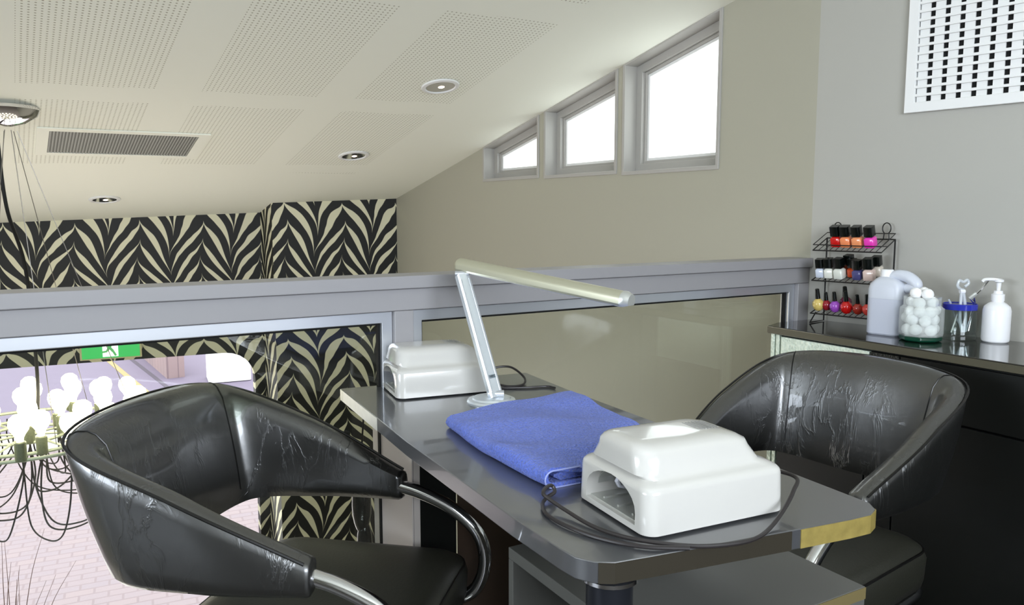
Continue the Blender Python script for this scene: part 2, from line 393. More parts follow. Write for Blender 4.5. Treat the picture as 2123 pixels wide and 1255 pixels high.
# ------------------------------------------------------------------ balustrade
bal = thing('balustrade', 'grey balustrade with aluminium framed glass panes, running in front of the void', 'balustrade', (P.x, P.y, 0), RH)
LB = -5.98
b = MB(); b.box(LB, .0, -.012, .085, .992, 1.023); b.build('top_rail', M['rail_grey'], bal, bevel=.002)
b = MB(); b.box(LB, .0, 0, .07, .938, .9915); b.build('lower_rail', M['rail_grey'], bal, bevel=.002)
b = MB(); b.box(LB, .0, 0, .07, 0, .07); b.build('kick_rail', M['rail_grey'], bal, bevel=.002)
for x0, x1 in ((-1.522, -1.472), (-.055, 0), (-4.05, -4.0), (LB, LB + .05)):
    b = MB(); b.box(x0, x1, 0, .07, .0705, .9375); b.build('post', M['rail_grey'], bal, bevel=.002)
for x0, x1 in ((-1.472, -.055), (-4.0, -1.522), (LB + .05, -4.05)):
    o_ = [(x0, .071), (x1, .071), (x1, .937), (x0, .937)]; i_ = inset(o_, .028)
    b = MB(); ringframe(b, inset(o_, .0006), i_, .014, .05); fr = b.build('pane_frame', M['alu'], bal, smooth=False, bevel=.0015)
    b = MB(); ringframe(b, inset(o_, .028), inset(o_, .034), .026, .04); b.build('gasket', M['dark'], fr, smooth=False)
    b = MB(); g_ = inset(o_, .0285); b.box(g_[0][0], g_[1][0], .031, .035, g_[0][1], g_[2][1]); b.build('glass_pane', M['glass'], fr, smooth=False)

# ------------------------------------------------------------------ wall vent on the right wall
vm = wall_frame(P, WD)
vt = thing('wall_vent', 'white louvred grille high on the grey wall above the counter', 'vent', (P.x, P.y, 0), atan2(WD.y, WD.x))
vx0, vx1, vz0, vz1 = .292, .80, 1.476, 2.02
o_ = [(vx0, vz0), (vx1, vz0), (vx1, vz1), (vx0, vz1)]
b = MB(); ringframe(b, o_, inset(o_, .03), -.002, -.016); fr = b.build('vent_frame', M['white'], vt, smooth=False, bevel=.002)
b = MB(); g_ = inset(o_, .028); b.box(g_[0][0], g_[1][0], -.0028, -.0012, g_[0][1], g_[2][1]); b.build('vent_backing', M['dark'], vt, smooth=False)
nz = 20
for i in range(nz):
    z = g_[0][1] + (i + .9) * (g_[2][1] - g_[0][1]) / nz
    b = MB(); b.box(g_[0][0], g_[1][0], -.0155, -.0088, z - .0038, z + .0038); b.build('slat', M['white'], vt, smooth=False)
nx = 11
for i in range(nx):
    x = g_[0][0] + (i + .02) * (g_[1][0] - g_[0][0]) / nx + .004
    b = MB(); b.box(x, x + .027, -.0085, -.004, g_[0][1], g_[2][1]); b.build('vertical_vane', M['white'], vt, smooth=False)

# ------------------------------------------------------------------ ceiling fittings
def on_ceiling(x, y): return Vector((x, y, ceil_z(x, y)))
def downlight(x, y, r, label):
    z = ceil_z(x, y)
    t = bpy.data.objects.new('downlight', None); col.objects.link(t); t.empty_display_size = .05
    t.matrix_world = Matrix.Translation((x, y, z)) @ cmw.to_3x3().to_4x4() @ Matrix.Rotation(pi, 4, 'X')
    tag(t, label, 'downlight', 'recessed downlights in the sloping ceiling')
    b = MB(); b.lathe([(r, .0005), (r, .004), (r * .97, .007), (r * .8, .009), (r * .76, .006), (r * .74, .001), (r * .74, .0005)], n=40); b.build('trim_ring', M['white'], t)
    b = MB(); b.lathe([(r * .74, .0055), (r * .6, .0022), (r * .3, .0008), (.0001, .0006)], n=32); b.build('reflector', M['chrome'], t)
    b = MB(); b.lathe([(r * .17, .001), (r * .17, .006), (r * .1, .0085), (0, .009)], (r * .05, 0, 0), n=16); b.build('bulb', pm('downlight_bulb', (255, 226, 200), .3, emit=2.2), t)
downlight(-.306, 3.418, .082, 'largest recessed downlight, nearest the sloped windows')
downlight(-.852, 4.264, .082, 'smaller recessed downlight, middle one between vent and windows')
downlight(-2.302, 4.454, .082, 'recessed downlight just above the zebra wall, below the ceiling vent')
t = bpy.data.objects.new('ceiling_vent', None); col.objects.link(t)
t.matrix_world = cmw @ Matrix.Translation((-1.81, -1.04, 0)) @ Matrix.Rotation(pi, 4, 'X')
tag(t, 'long grey return air grille set in the sloping ceiling', 'vent')
b = MB(); o_ = [(-.345, -.205), (.345, -.205), (.345, .205), (-.345, .205)]
o_ = [(-.34, -.19), (.34, -.19), (.34, .19), (-.34, .19)]; i_ = [(-.295, -.155), (.295, -.155), (.295, .155), (-.295, .155)]
def flatring(b, outer, inner, z0, z1):
    n = len(outer); vs = []
    for pl, z in ((outer, z0), (inner, z0), (inner, z1), (outer, z1)): vs += [(x, y, z) for x, y in pl]
    b.add(vs, [(k * n + i, k * n + (i + 1) % n, ((k + 1) % 4) * n + (i + 1) % n, ((k + 1) % 4) * n + i) for k in range(4) for i in range(n)])
flatring(b, o_, i_, .0005, .006); b.build('vent_frame', pm('ceiling_white', (240, 241, 228), .7), t, smooth=False)
b = MB(); b.box(-.295, .295, -.155, .155, .0005, .0012); b.build('vent_backing', pm('vent_grey', (112, 113, 106), .6), t, smooth=False)
b = MB()
for i in range(48): b.box(-.293 + i * .0123, -.287 + i * .0123, -.155, .155, .0013, .005)
b.build('fins', pm('fin_grey', (150, 151, 144), .5, .2), t, smooth=False)

# ------------------------------------------------------------------ outside through the shopfront
def brick_mat(name, c1, c2, mortar, sx=.27, sy=.135):
    m = bpy.data.materials.new(name); m.use_nodes = True; nt = m.node_tree; N = nt.nodes
    tc = N.new('ShaderNodeTexCoord'); br = N.new('ShaderNodeTexBrick'); br.inputs['Scale'].default_value = 1
    br.inputs['Brick Width'].default_value = sx; br.inputs['Row Height'].default_value = sy; br.inputs['Mortar Size'].default_value = .012
    br.inputs['Color1'].default_value = srgb(c1); br.inputs['Color2'].default_value = srgb(c2); br.inputs['Mortar'].default_value = srgb(mortar)
    nt.links.new(tc.outputs['Object'], br.inputs[0]); nt.links.new(br.outputs[0], N['Principled BSDF'].inputs['Base Color'])
    N['Principled BSDF'].inputs['Roughness'].default_value = .8; return m
OZ = A2 + ZD * 2.0; om = wall_frame(OZ, -ZD)   # x along the shopfront, y away from it
def ground(name, pts, z0, z1, mat):
    b = MB(); b.prism(pts, z0, z1); o = b.build(name, mat, smooth=False, mw=om); o['kind'] = 'structure'; return o
ground('paving', [(-14, .12), (6, .12), (6, 9.0), (-14, 9.0)], LOW - .1, LOW, brick_mat('pink_pavers', (160, 144, 150), (154, 141, 151), (146, 130, 137)))
ground('kerb', [(-14, 9.0), (8, 9.0), (8, 10.3), (-14, 10.3)], LOW - .1, LOW + .05, pm('sunlit_pale_concrete', (205, 203, 206), .7))  # pale concrete; its sunlit whiteness is put into the colour
ground('road', [(-30, 10.3), (16, 10.3), (16, 50), (-30, 50)], LOW - .1, LOW - .02, add_noise(pm('lilac_asphalt', (130, 119, 143), .8), 3, .2, colvar=.06))
def ground_strip(name, p, q, wd, z, mat):     # world points
    p = Vector((p[0], p[1], 0)); q = Vector((q[0], q[1], 0)); d = (q - p).normalized(); n = Vector((-d.y, d.x, 0)) * wd / 2
    b = MB(); b.prism([(v.x, v.y) for v in (p - n, q - n, q + n, p + n)], LOW - .02, z); o = b.build(name, mat, smooth=False); o['kind'] = 'structure'; return o
ground_strip('road_line', (-17.7, 30), (-6.6, 14.9), .13, LOW - .012, pm('yellow_line', (180, 158, 112), .7))
ground_strip('road_gutter', (-16.2, 29), (-6.6, 15.7), .10, LOW - .013, pm('gutter_grey', (98, 90, 106), .8))
# low stone wall across the road and the white block
b = MB(); p = Vector((-15.6, 29.5, 0)); q = Vector((-8.05, 18.4, 0)); d = (q - p).normalized(); n = Vector((-d.y, d.x, 0)) * .2
b.prism([(v.x, v.y) for v in (p - n, q - n, q + n, p + n)], LOW - .1, LOW + .55)
tag(b.build('stone_wall', brick_mat('pink_stone', (172, 148, 150), (162, 142, 146), (142, 122, 128), .5, .3), smooth=False), 'low pinkish stone wall along the far side of the road', 'wall')
t = thing('white_block', 'blown-out white block standing outside beside the stone wall', 'block', (-6.75, 18.3, LOW), radians(25))
b = MB(); b.loft([rrect(.47, .45, .1, 0), rrect(.47, .45, .1, 1.0), rrect(.44, .42, .1, 1.06)]); b.build('block_body', pm('blown_out_white', (250, 250, 250), .6), t)  # overexposed daylight put into the near-white colour of body and cap
b = MB(); b.loft([rrect(.50, .48, .1, 1.06), rrect(.50, .48, .1, 1.16)]); b.build('block_cap', pm('blown_out_cap', (252, 252, 252), .6), t)

# ------------------------------------------------------------------ exit sign on the shopfront head
zm = wall_frame(A2, ZD)
q = zm @ Vector((.937, .0, 0))
ex = thing('exit_sign', 'green emergency exit sign with running figure over shopfront opening', 'sign', (q.x, q.y, .352), atan2(-ZD.y, -ZD.x))
# local: x along the wall (to the right seen from the room), -y towards the room
b = MB(); b.box(-.175, .175, -.030, -.001, -.088, .088); b.build('sign_box', M['brass'], ex, bevel=.003)
b = MB(); b.box(-.163, .163, -.032, -.0302, -.080, .080); b.build('green_face', M['exit_green'], ex, smooth=False)
b = MB(); b.box(-.048, .040, -.0335, -.0322, -.072, .072); wf = b.build('white_doorway', M['exit_white'], ex, smooth=False)
b = MB()
def limb(b, x0, z0, x1, z1, wd):
    d = Vector((x1 - x0, z1 - z0)); d.normalize(); n = Vector((-d.y, d.x)) * wd / 2
    pl = [(x0 + n.x, z0 + n.y), (x0 - n.x, z0 - n.y), (x1 - n.x, z1 - n.y), (x1 + n.x, z1 + n.y)]
    b.add([(x, -.0348, z) for x, z in pl] + [(x, -.0337, z) for x, z in pl], [(0, 1, 2, 3), (7, 6, 5, 4), (0, 4, 5, 1), (1, 5, 6, 2), (2, 6, 7, 3), (3, 7, 4, 0)])
for a in ((.0, .036, -.010, -.012, .024), (0, .034, -.030, .018, .011), (-.030, .018, -.034, .0, .010), (.004, .034, .022, .020, .011), (.022, .020, .038, .034, .010),
          (-.010, -.012, .012, -.040, .016), (.012, -.040, .026, -.068, .013), (-.010, -.010, -.022, -.038, .015), (-.022, -.038, -.052, -.042, .012)): limb(b, *a)
b.add([(.004 + .011 * cos(2 * pi * k / 14), -.0348, .054 + .011 * sin(2 * pi * k / 14)) for k in range(14)], [list(range(14))])
b.build('running_figure', M['exit_man'], ex, smooth=False, fix=False)

# ------------------------------------------------------------------ chandelier
cx_, cy_ = -2.0, 3.14; cz = ceil_z(cx_, cy_)
ch = thing('chandelier', 'ring chandelier of bare lit globes with tangled looping flexes hanging over the void', 'chandelier', (cx_, cy_, 0))
b = MB(); b.lathe([(.11, 0), (.112, -.012), (.10, -.035), (.06, -.062), (.015, -.075), (0, -.076)], (.075, -.10, ceil_z(cx_ + .075, cy_ - .10) + .012), 32); b.build('ceiling_rose', M['chrome'], ch)
b = MB(); b.tube(spline([(.03, -.1, cz - .05), (.035, -.08, 1.2), (.055, -.02, .95), (.06, 0, .5), (.04, 0, .30)]), .007, 8); b.build('supply_cable', M['wire'], ch)
for a, rr in ((.3, .42), (1.5, .42), (2.6, .30), (3.6, .42), (4.9, .42), (5.6, .30)):
    b = MB(); b.tube([(.075 + .03 * cos(a), -.10 + .03 * sin(a), cz - .05), (rr * cos(a), rr * sin(a), .285)], .0014, 5); b.build('suspension_wire', pm('steel_wire', (120, 116, 108), .3, .6), ch)
for rr, z in ((.42, .275), (.29, .262), (.15, .27)):
    b = MB(); b.tube([(rr * cos(2 * pi * k / 48), rr * sin(2 * pi * k / 48), z) for k in range(48)], .007, 8, closed=True); b.build('ring', M['ring'], ch)
for a in range(4):
    a = a * pi / 4 + .2; b = MB(); b.tube([(.42 * cos(a), .42 * sin(a), .27), (-.42 * cos(a), -.42 * sin(a), .27)], .005, 6); b.build('spoke', M['ring'], ch)
bulbs = []
for rr, n, off in ((.42, 16, .12), (.29, 11, .3), (.14, 6, .1)):
    for k in range(n):
        a = off + 2 * pi * k / n; bulbs.append((rr * cos(a), rr * sin(a), .27 + random.uniform(-.01, .02)))
for (x, y, z) in bulbs:
    b = MB(); b.lathe([(.0, 0), (.019, 0), (.020, .005), (.020, .068), (.016, .072), (0, .072)], (x, y, z - .01), 14); sk = b.build('socket', M['socket'], ch)
    b = MB(); b.lathe([(.011, .060), (.013, .075), (.020, .090), (.031, .106), (.036, .126), (.032, .147), (.017, .161), (0, .165)], (x, y, z), 18); b.build('globe_bulb', M['emit_bulb'], sk)
for k in range(44):
    i = random.choice(bulbs); a = atan2(i[1], i[0]) + random.choice((-1, 1)) * random.uniform(.35, 1.1); r2 = random.uniform(.15, .45); dp = random.uniform(.14, .38)
    j = (r2 * cos(a), r2 * sin(a), .26); mid = ((i[0] + j[0]) / 2, (i[1] + j[1]) / 2)
    ox, oy = random.uniform(-.05, .05), random.uniform(-.05, .05)
    pts = [(i[0], i[1], i[2] - .01), (i[0] * .97 + ox * .4, i[1] * .97, i[2] - dp * .55), (mid[0] + (i[0] - mid[0]) * .6 + ox, mid[1] + (i[1] - mid[1]) * .6 + oy, .26 - dp * .92), (mid[0] + ox, mid[1] + oy, .26 - dp),
           (mid[0] + (j[0] - mid[0]) * .7 + ox, mid[1] + (j[1] - mid[1]) * .7 + oy, .26 - dp * .85), (j[0], j[1], j[2] - dp * .3), j]
    b = MB(); b.tube(spline(pts, 7), .0032, 6); b.build('flex_loop', M['flex'], ch)

# bare twigs rising in a vase below the chandelier, outside the shopfront
t = thing('bare_branch', 'thin bare twigs rising low at the left edge, under the chandelier', 'branch', (-2.66, 3.9, LOW))
b = MB(); b.lathe([(0, 0), (.13, 0), (.17, .25), (.14, .6), (.09, .8), (.10, .85), (.08, .85), (.07, .8), (0, .79)], n=20); b.build('vase', pm('clay_vase', (120, 96, 88), .5), t)
for k in range(16):
    a = random.uniform(0, 2 * pi); l = random.uniform(1.0, 1.42); s = random.uniform(.05, .17)
    p_ = [(.04 * cos(a), .04 * sin(a), .78), (s * .5 * cos(a), s * .5 * sin(a), .8 + l * .45), (s * 1.2 * cos(a + .2), s * 1.2 * sin(a + .2), .8 + l * .8), (s * 2 * cos(a + .3), s * 2 * sin(a + .3), .8 + l)]
    b = MB(); b.tube(spline(p_, 5), [.0045 * (1 - i / 18) for i in range(16)], 5); b.build('twig', pm('pink_brown_twig', (150, 116, 112), .7), t)

# ------------------------------------------------------------------ manicure table
TZ = .75
tb = thing('manicure_table', 'black laminate manicure table with pale and yellow reflections painted on its edges, against the balustrade', 'table', (.05, 1.45, 0), 0)
TO = Vector((.05, 1.45))
top = [(-.416, 1.861), (-.198, 1.419), (-.054, 1.151), (-.001, 1.052), (.060, .948)]
top += [(.078, .922), (.100, .909), (.125, .908)]
top += [(.231, .948), (.374, 1.004), (.470, 1.043), (.505, 1.060), (.521, 1.080), (.524, 1.105)]
top += [(.457, 1.241), (.140, 1.840), (.037, 2.053), (-.19, 1.957)]
loc = [(x - TO.x, y - TO.y) for x, y in top]
b = MB(); b.prism(loc, TZ - .028, TZ); b.build('tabletop', M['laminate'], tb, bevel=.0012)
def edge_strip(i0, i1, f0, f1, name, mat, off=.0012):
    ps = [Vector(loc[i]) for i in range(i0, i1 + 1)]
    n0 = len(ps); ps[0] = ps[0].lerp(ps[1], f0); ps[-1] = ps[-2].lerp(ps[-1], f1)
    out = []
    for i, p in enumerate(ps):
        d = ps[min(i + 1, n0 - 1)] - ps[max(i - 1, 0)]; d.normalize(); out.append(p + Vector((d.y, -d.x)) * off)
    b = MB(); vs = []
    for p, q in zip(ps, out): vs += [(p.x, p.y, TZ - .0275), (q.x, q.y, TZ - .0275), (q.x, q.y, TZ - .001), (p.x, p.y, TZ - .001)]
    b.loft([vs[4 * i:4 * i + 4] for i in range(n0)]); o = b.build(name, mat, tb, smooth=False); return o
edge_strip(0, 1, 0, .62, 'edge_band', M['pale_edge'])['label'] = 'edge band with painted pale reflection'
edge_strip(9, 13, .15, .2, 'edge_band', M['gold_edge'])['label'] = 'edge band with painted yellow reflection'
edge_strip(6, 9, .2, 1.0, 'edge_band', M['laminate_edge'])
def W(x, y): return (x - TO.x, y - TO.y)
# light board under the far end, dark boards further in
def board(name, p, q, th, z0, z1, mat, side=1):
    p = Vector(W(*p)); q = Vector(W(*q)); d = (q - p).normalized(); n = Vector((d.y, -d.x)) * -th * side
    b = MB(); b.prism([(v.x, v.y) for v in (p, q, q + n, p + n)], z0, z1); return b.build(name, mat, tb, smooth=False, bevel=.001)
board('side_panel', (-.352, 1.925), (-.227, 1.715), .02, 0, TZ - .0285, M['light_panel'], 1)['label'] = 'light grey side panel'
board('modesty_panel', (-.225, 1.716), (-.132, 1.785), .018, 0, TZ - .0285, M['cab_black'], 1)
board('modesty_panel', (-.130, 1.785), (.09, 1.80), .018, 0, TZ - .0285, M['cab_brown'], 1)['label'] = 'dark brown inner panel'
# cabinet under the near end: front opening faces the left chair
ce = Vector(W(-.006, 1.292)); cd = Vector((.500, -.866)).normalized(); cn = Vector((.866, .5))
cw, cdp = .40, .405
def cpt(u, v): return (ce.x + cd.x * u + cn.x * v, ce.y + cd.y * u + cn.y * v)
CH = .60
def cbox(u0, u1, v0, v1, z0, z1, name, mat, par=tb, bev=.001):
    b = MB(); b.prism([cpt(u0, v0), cpt(u1, v0), cpt(u1, v1), cpt(u0, v1)], z0, z1); return b.build(name, mat, par, smooth=False, bevel=bev)
cab = cbox(0, cw, 0, cdp, CH - .02, CH, 'cabinet_top', M['cab_grey'])
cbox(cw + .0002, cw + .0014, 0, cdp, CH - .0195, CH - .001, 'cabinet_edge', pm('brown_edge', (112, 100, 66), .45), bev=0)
cbox(0, .015, 0, cdp, .04, CH - .0205, 'cabinet_side', M['cab_grey'])
cbox(cw - .015, cw, 0, cdp, .04, CH - .0205, 'cabinet_side', M['cab_grey'])
cbox(.016, cw - .016, cdp - .015, cdp, .04, CH - .0205, 'cabinet_back', M['cab_black'])
cbox(.016, cw - .016, .0, cdp - .016, .04, .055, 'cabinet_base', M['cab_black'])
cbox(.016, cw - .016, .02, cdp - .016, .34, .355, 'cabinet_shelf', M['cab_grey'])
cbox(.03, cw - .03, .02, cdp - .02, 0, .0395, 'plinth', M['cab_black'])
b = MB(); pp = (ce.x + .33 * cd.x + .05 * cn.x, ce.y + .33 * cd.y + .05 * cn.y)
for px_, py_ in (W(.124, .948),):
    b = MB(); b.lathe([(0, 0), (.030, 0), (.030, TZ - .0285 - CH), (0, TZ - .0285 - CH)], (px_, py_, CH), 24); ps = b.build('support_post', pm('satin_black_post', (40, 42, 48), .3, .5), tb)
    b = MB(); b.lathe([(.031, 0), (.038, .002), (.038, .007), (.031, .009)], (px_, py_, TZ - .0388), 24); b.build('collar', M['chrome'], ps)
# black bundle hanging at the far end board
t = thing('black_bag', 'small glossy black bag hanging at the table end in front of the zebra wall', 'bag', (-.386, 1.935, 0))
b = MB(); b.sphere((0, 0, .43), .06, 16, (.42, .42, 1.3)); b.sphere((.006, .0, .33), .045, 14, (.45, .45, 1.3)); b.build('bag_body', add_noise(pm('wrinkled_black_plastic', (16, 17, 16), .18), 14, .5, .01), t)
b = MB(); b.tube(spline([(.0, 0, .49), (.006, -.014, .58), (.016, -.024, .68), (.024, -.030, .7205)], 5), .0025, 6); b.build('strap', M['wire'], t)

# ------------------------------------------------------------------ nail dryers
def nail_dryer(label, loc, rz, cordpts):
    t = thing('nail_dryer', label, 'nail dryer', loc, rz, 'white UV nail dryers on the manicure table')
    hx, hy = .1195, .091
    S = [(0, 0, .004, .022), (0, 0, .010, .024), (.001, .0015, .058, .024), (.002, .003, .063, .023), (.005, .006, .0665, .021), (.009, .011, .0690, .020), (.013, .0165, .0715, .021),
         (.0155, .0205, .0760, .024), (.0175, .0235, .084, .028), (.021, .0275, .094, .030), (.024, .030, .1025, .028), (.031, .0365, .1085, .026), (.040, .045, .112, .022), (.052, .055, .1138, .016), (.066, .066, .1145, .010)]
    b = MB(); b.loft([rrect(hx - ix, hy - iy, max(min(r, .020 if z < .07 else .03), .004), z, 8, cx=-ix * .6 if z > .074 else 0) for ix, iy, z, r in S])
    o = b.build('housing', M['lamp_white'], t)
    # hollow and arched opening at the -x end
    c = MB(); arch = [(-.062, .012), (.062, .012)] + [(.062 * cos(a), .028 + .035 * sin(a)) for a in [radians(k) for k in range(0, 181, 15)]]
    n = len(arch)
    c.add([(-.16, y, z) for y, z in arch] + [(.10, y, z) for y, z in arch], [list(range(n)), list(range(n, 2 * n))[::-1]] + [(i, (i + 1) % n, n + (i + 1) % n, n + i) for i in range(n)])
    c_ = c.build('cut', M['lamp_white'], smooth=False); c_.matrix_world = Matrix.Translation(loc) @ Matrix.Rotation(rz, 4, 'Z')
    bpy.context.view_layer.update(); boolean(o, [c_]); o.data.shade_smooth(); o.data.set_sharp_from_angle(angle=radians(38))
    b = MB(); b.box(-.112, .099, -.0615, .0615, .0121, .0135); b.build('floor_plate', M['reflector'], t, smooth=False)
    b = MB()
    for a0, a1 in zip(range(0, 180, 15), range(15, 181, 15)):
        pts = []
        for a, rr in ((a0, .0), (a1, .0), (a1, .0012), (a0, .0012)):
            pts.append(((.0615 - rr) * cos(radians(a)), .028 + (.0345 - rr) * sin(radians(a))))
        vs = [(-.100, y, z) for y, z in pts] + [(.099, y, z) for y, z in pts]
        b.add(vs, [(0, 1, 2, 3), (7, 6, 5, 4), (0, 4, 5, 1), (1, 5, 6, 2), (2, 6, 7, 3), (3, 7, 4, 0)])
    b.build('liner', M['reflector'], t, smooth=False)
    for y in (-.036, 0, .036):
        b = MB(); b.box(-.105, .098, y - .002, y + .002, .0136, .0165); b.build('floor_rib', M['reflector'], t, smooth=False)
    for y, z in ((.050, .030), (.026, .053), (-.026, .053), (-.050, .030)):
        dy, dz = (0, .009) if abs(y) > .04 else (.009, 0)
        pth = [(.09, y - dy, z - dz), (-.06, y - dy, z - dz), (-.070, y - dy * .6, z - dz * .6), (-.073, y, z), (-.070, y + dy * .6, z + dz * .6), (-.06, y + dy, z + dz), (.09, y + dy, z + dz)]
        b = MB(); b.tube(pth, .0048, 10); b.build('uv_tube', M['tube'], t)
    b = MB()
    for i in range(7): b.box(.018 + i * .0055, .0195 + i * .0055, -.020, .020, .1140, .1149)
    b.build('vent_slots', pm('slot_shadow_grey', (150, 150, 148), .5), t, smooth=False)
    for sx in (-1, 1):
        for sy in (-1, 1):
            b = MB(); b.lathe([(0, 0), (.008, 0), (.009, .0045), (0, .0045)], (sx * .09, sy * .065, 0), 12); b.build('foot', M['cable'], t)
    b = MB(); b.tube(spline(cordpts, 10), .0029, 8); b.build('power_cord', M['cable'], t)
    return t
rz = radians(25.5); lx, ly = .243, 1.100
CORD_PTS = [(0.41, 1.112, 0.79), (0.398, 1.069, 0.78), (0.353, 1.012, 0.757), (0.31, 0.965, 0.754), (0.255, 0.946, 0.754), (0.207, 0.949, 0.754), (0.149, 0.971, 0.754), (0.109, 1.008, 0.754), (0.077, 1.055, 0.757), (0.056, 1.08, 0.763), (0.045, 1.088, 0.77), (0.050, 1.108, 0.772), (0.059, 1.122, 0.770), (0.063, 1.118, 0.762), (0.050, 1.105, 0.757), (0.044, 1.085, 0.755), (0.049, 1.05, 0.754), (0.074, 1.009, 0.754), (0.112, 0.973, 0.753), (0.163, 0.945, 0.754), (0.223, 0.939, 0.754)]
def tl(x, y, z): # world -> dryer local
    dx, dy = x - lx, y - ly; return (dx * cos(rz) + dy * sin(rz), -dx * sin(rz) + dy * cos(rz), z - TZ)
Zc_ = .0032
cp = [(.112, .03, .03), (.122, .035, .034)] + [tl(*p) for p in CORD_PTS]
# loop goes round the front of the dryer
nail_dryer('white nail dryer nearest the camera, in front of the blue towel', (lx, ly, TZ), rz, cp)
nail_dryer('white nail dryer at the far end of the table behind the desk lamp', (-.182, 1.862, TZ), radians(22),
           [(.118, .03, .02), (.135, .035, .018), (.165, .045, .03), (.205, .03, .032), (.225, -.01, .012), (.205, -.05, Zc_), (.165, -.055, Zc_), (.125, -.03, .010), (.135, -.06, Zc_), (.20, -.085, Zc_), (.25, -.092, Zc_), (.262, -.115, Zc_)])

# ------------------------------------------------------------------ desk lamp
dl = thing('desk_lamp', 'silver desk lamp with long tube head, standing by the blue towel', 'desk lamp', (-.046, 1.722, TZ))
b = MB(); b.lathe([(0, 0), (.055, 0), (.056, .004), (.053, .008), (.044, .009), (.042, .012), (.030, .014), (0, .014)], n=40); b.build('base', M['desk_bright'], dl)
at_ = Vector((-.070, .09, .280)); ab_ = Vector((.010, -.004, .012))
def bar(b, p, q, hw, hh, side):
    d = (q - p).normalized(); s = side - d * side.dot(d); s.normalize(); n = d.cross(s)
    def ring(c): return [c + s * (a * hw) + n * (e * hh) for a, e in ((1, .7), (.8, 1), (-.8, 1), (-1, .7), (-1, -.7), (-.8, -1), (.8, -1), (1, -.7))]
    b.loft([ring(p), ring(q)])
b = MB(); bar(b, ab_, at_, .0155, .0105, Vector((1, .5, 0))); arm = b.build('arm', M['desk_bright'], dl)
fd = (at_ - ab_).normalized(); fs_ = Vector((1, .5, 0)); fs_ = (fs_ - fd * fs_.dot(fd)).normalized(); fn = fd.cross(fs_)
if fn.y > 0: fn = -fn
for s in (-1, 1):
    b = MB(); c0 = ab_ + fs_ * s * .0105 + fn * .0103 + fd * .012; c1 = at_ + fs_ * s * .0105 + fn * .0103 - fd * .012; bar(b, c0, c1, .0018, .0014, fs_); b.build('rib', M['alu'], arm)
b = MB(); c0 = ab_ + fn * .0107 + fd * .047; bar(b, c0 - fd * .004, c0 + fd * .004, .008, .001, fs_); bd = b.build('badge', pm('badge_grey', (112, 124, 130), .4), arm)
def text_mesh(txt, size, mw, mat, parent, name):
    cu = bpy.data.curves.new('t', 'FONT'); cu.body = txt; cu.size = size; cu.align_x = 'CENTER'; cu.align_y = 'CENTER'; cu.extrude = .0002
    o = bpy.data.objects.new('t', cu); col.objects.link(o); bpy.context.view_layer.update()
    me = bpy.data.meshes.new_from_object(o.evaluated_get(bpy.context.evaluated_depsgraph_get())); bpy.data.objects.remove(o)
    me.transform(mw); me.materials.clear(); me.materials.append(mat)
    m = bpy.data.objects.new(name, me); col.objects.link(m); m.parent = parent; return m
cT = c0 + fn * .0012
text_mesh('NEC', .007, Matrix(((fs_.x, fd.x, fn.x, cT.x), (fs_.y, fd.y, fn.y, cT.y), (fs_.z, fd.z, fn.z, cT.z), (0, 0, 0, 1))), M['dark'], arm, 'badge_lettering')
b = MB(); b.lathe([(0, -.018), (.009, -.018), (.009, .018), (0, .018)], T=Matrix.Translation(ab_ + Vector((0, 0, .008))) @ Matrix.Rotation(pi / 2, 4, 'Y'), n=16); b.build('lower_hinge', M['alu'], dl)
h0 = Vector((-.079, .116, .303)); h1 = Vector((.285, -.188, .250))
hd = (h1 - h0).normalized()
b = MB(); b.lathe([(0, -.016), (.007, -.016), (.007, .016), (0, .016)], T=Matrix.Translation(at_ + Vector((0, 0, .003))) @ Matrix.Rotation(pi / 2, 4, 'Y'), n=16); b.build('upper_hinge', M['alu'], dl)
# tube-shaped head: half round top, flat underside
hs = hd.cross(Vector((0, 0, 1))).normalized(); hu = hs.cross(hd).normalized()
prof = [(.018 * cos(radians(a)), .0165 * sin(radians(a))) for a in range(0, 181, 15)] + [(-.018, -.008), (-.014, -.013), (.014, -.013), (.018, -.008)]
b = MB(); b.loft([[h0 + hd * t_ + hs * (x * k) + hu * (z * k) for x, z in prof] for t_, k in ((0, .8), (.004, .97), (.008, 1), (.455, 1))]); hdm = b.build('lamp_head', M['desk_alu'], dl)
b = MB(); b.loft([[h0 + hd * t_ + hs * (x * k) + hu * (z * k) for x, z in prof] for t_, k in ((.4552, 1.03), (.463, 1.04), (.468, .9), (.474, .75))]); b.build('end_cap', M['reflector'], hdm)
b = MB(); b.tube([h0 + hd * .03 - hu * .0125, h0 + hd * .45 - hu * .0125], .0045, 10); b.build('light_tube', M['tube'], hdm)

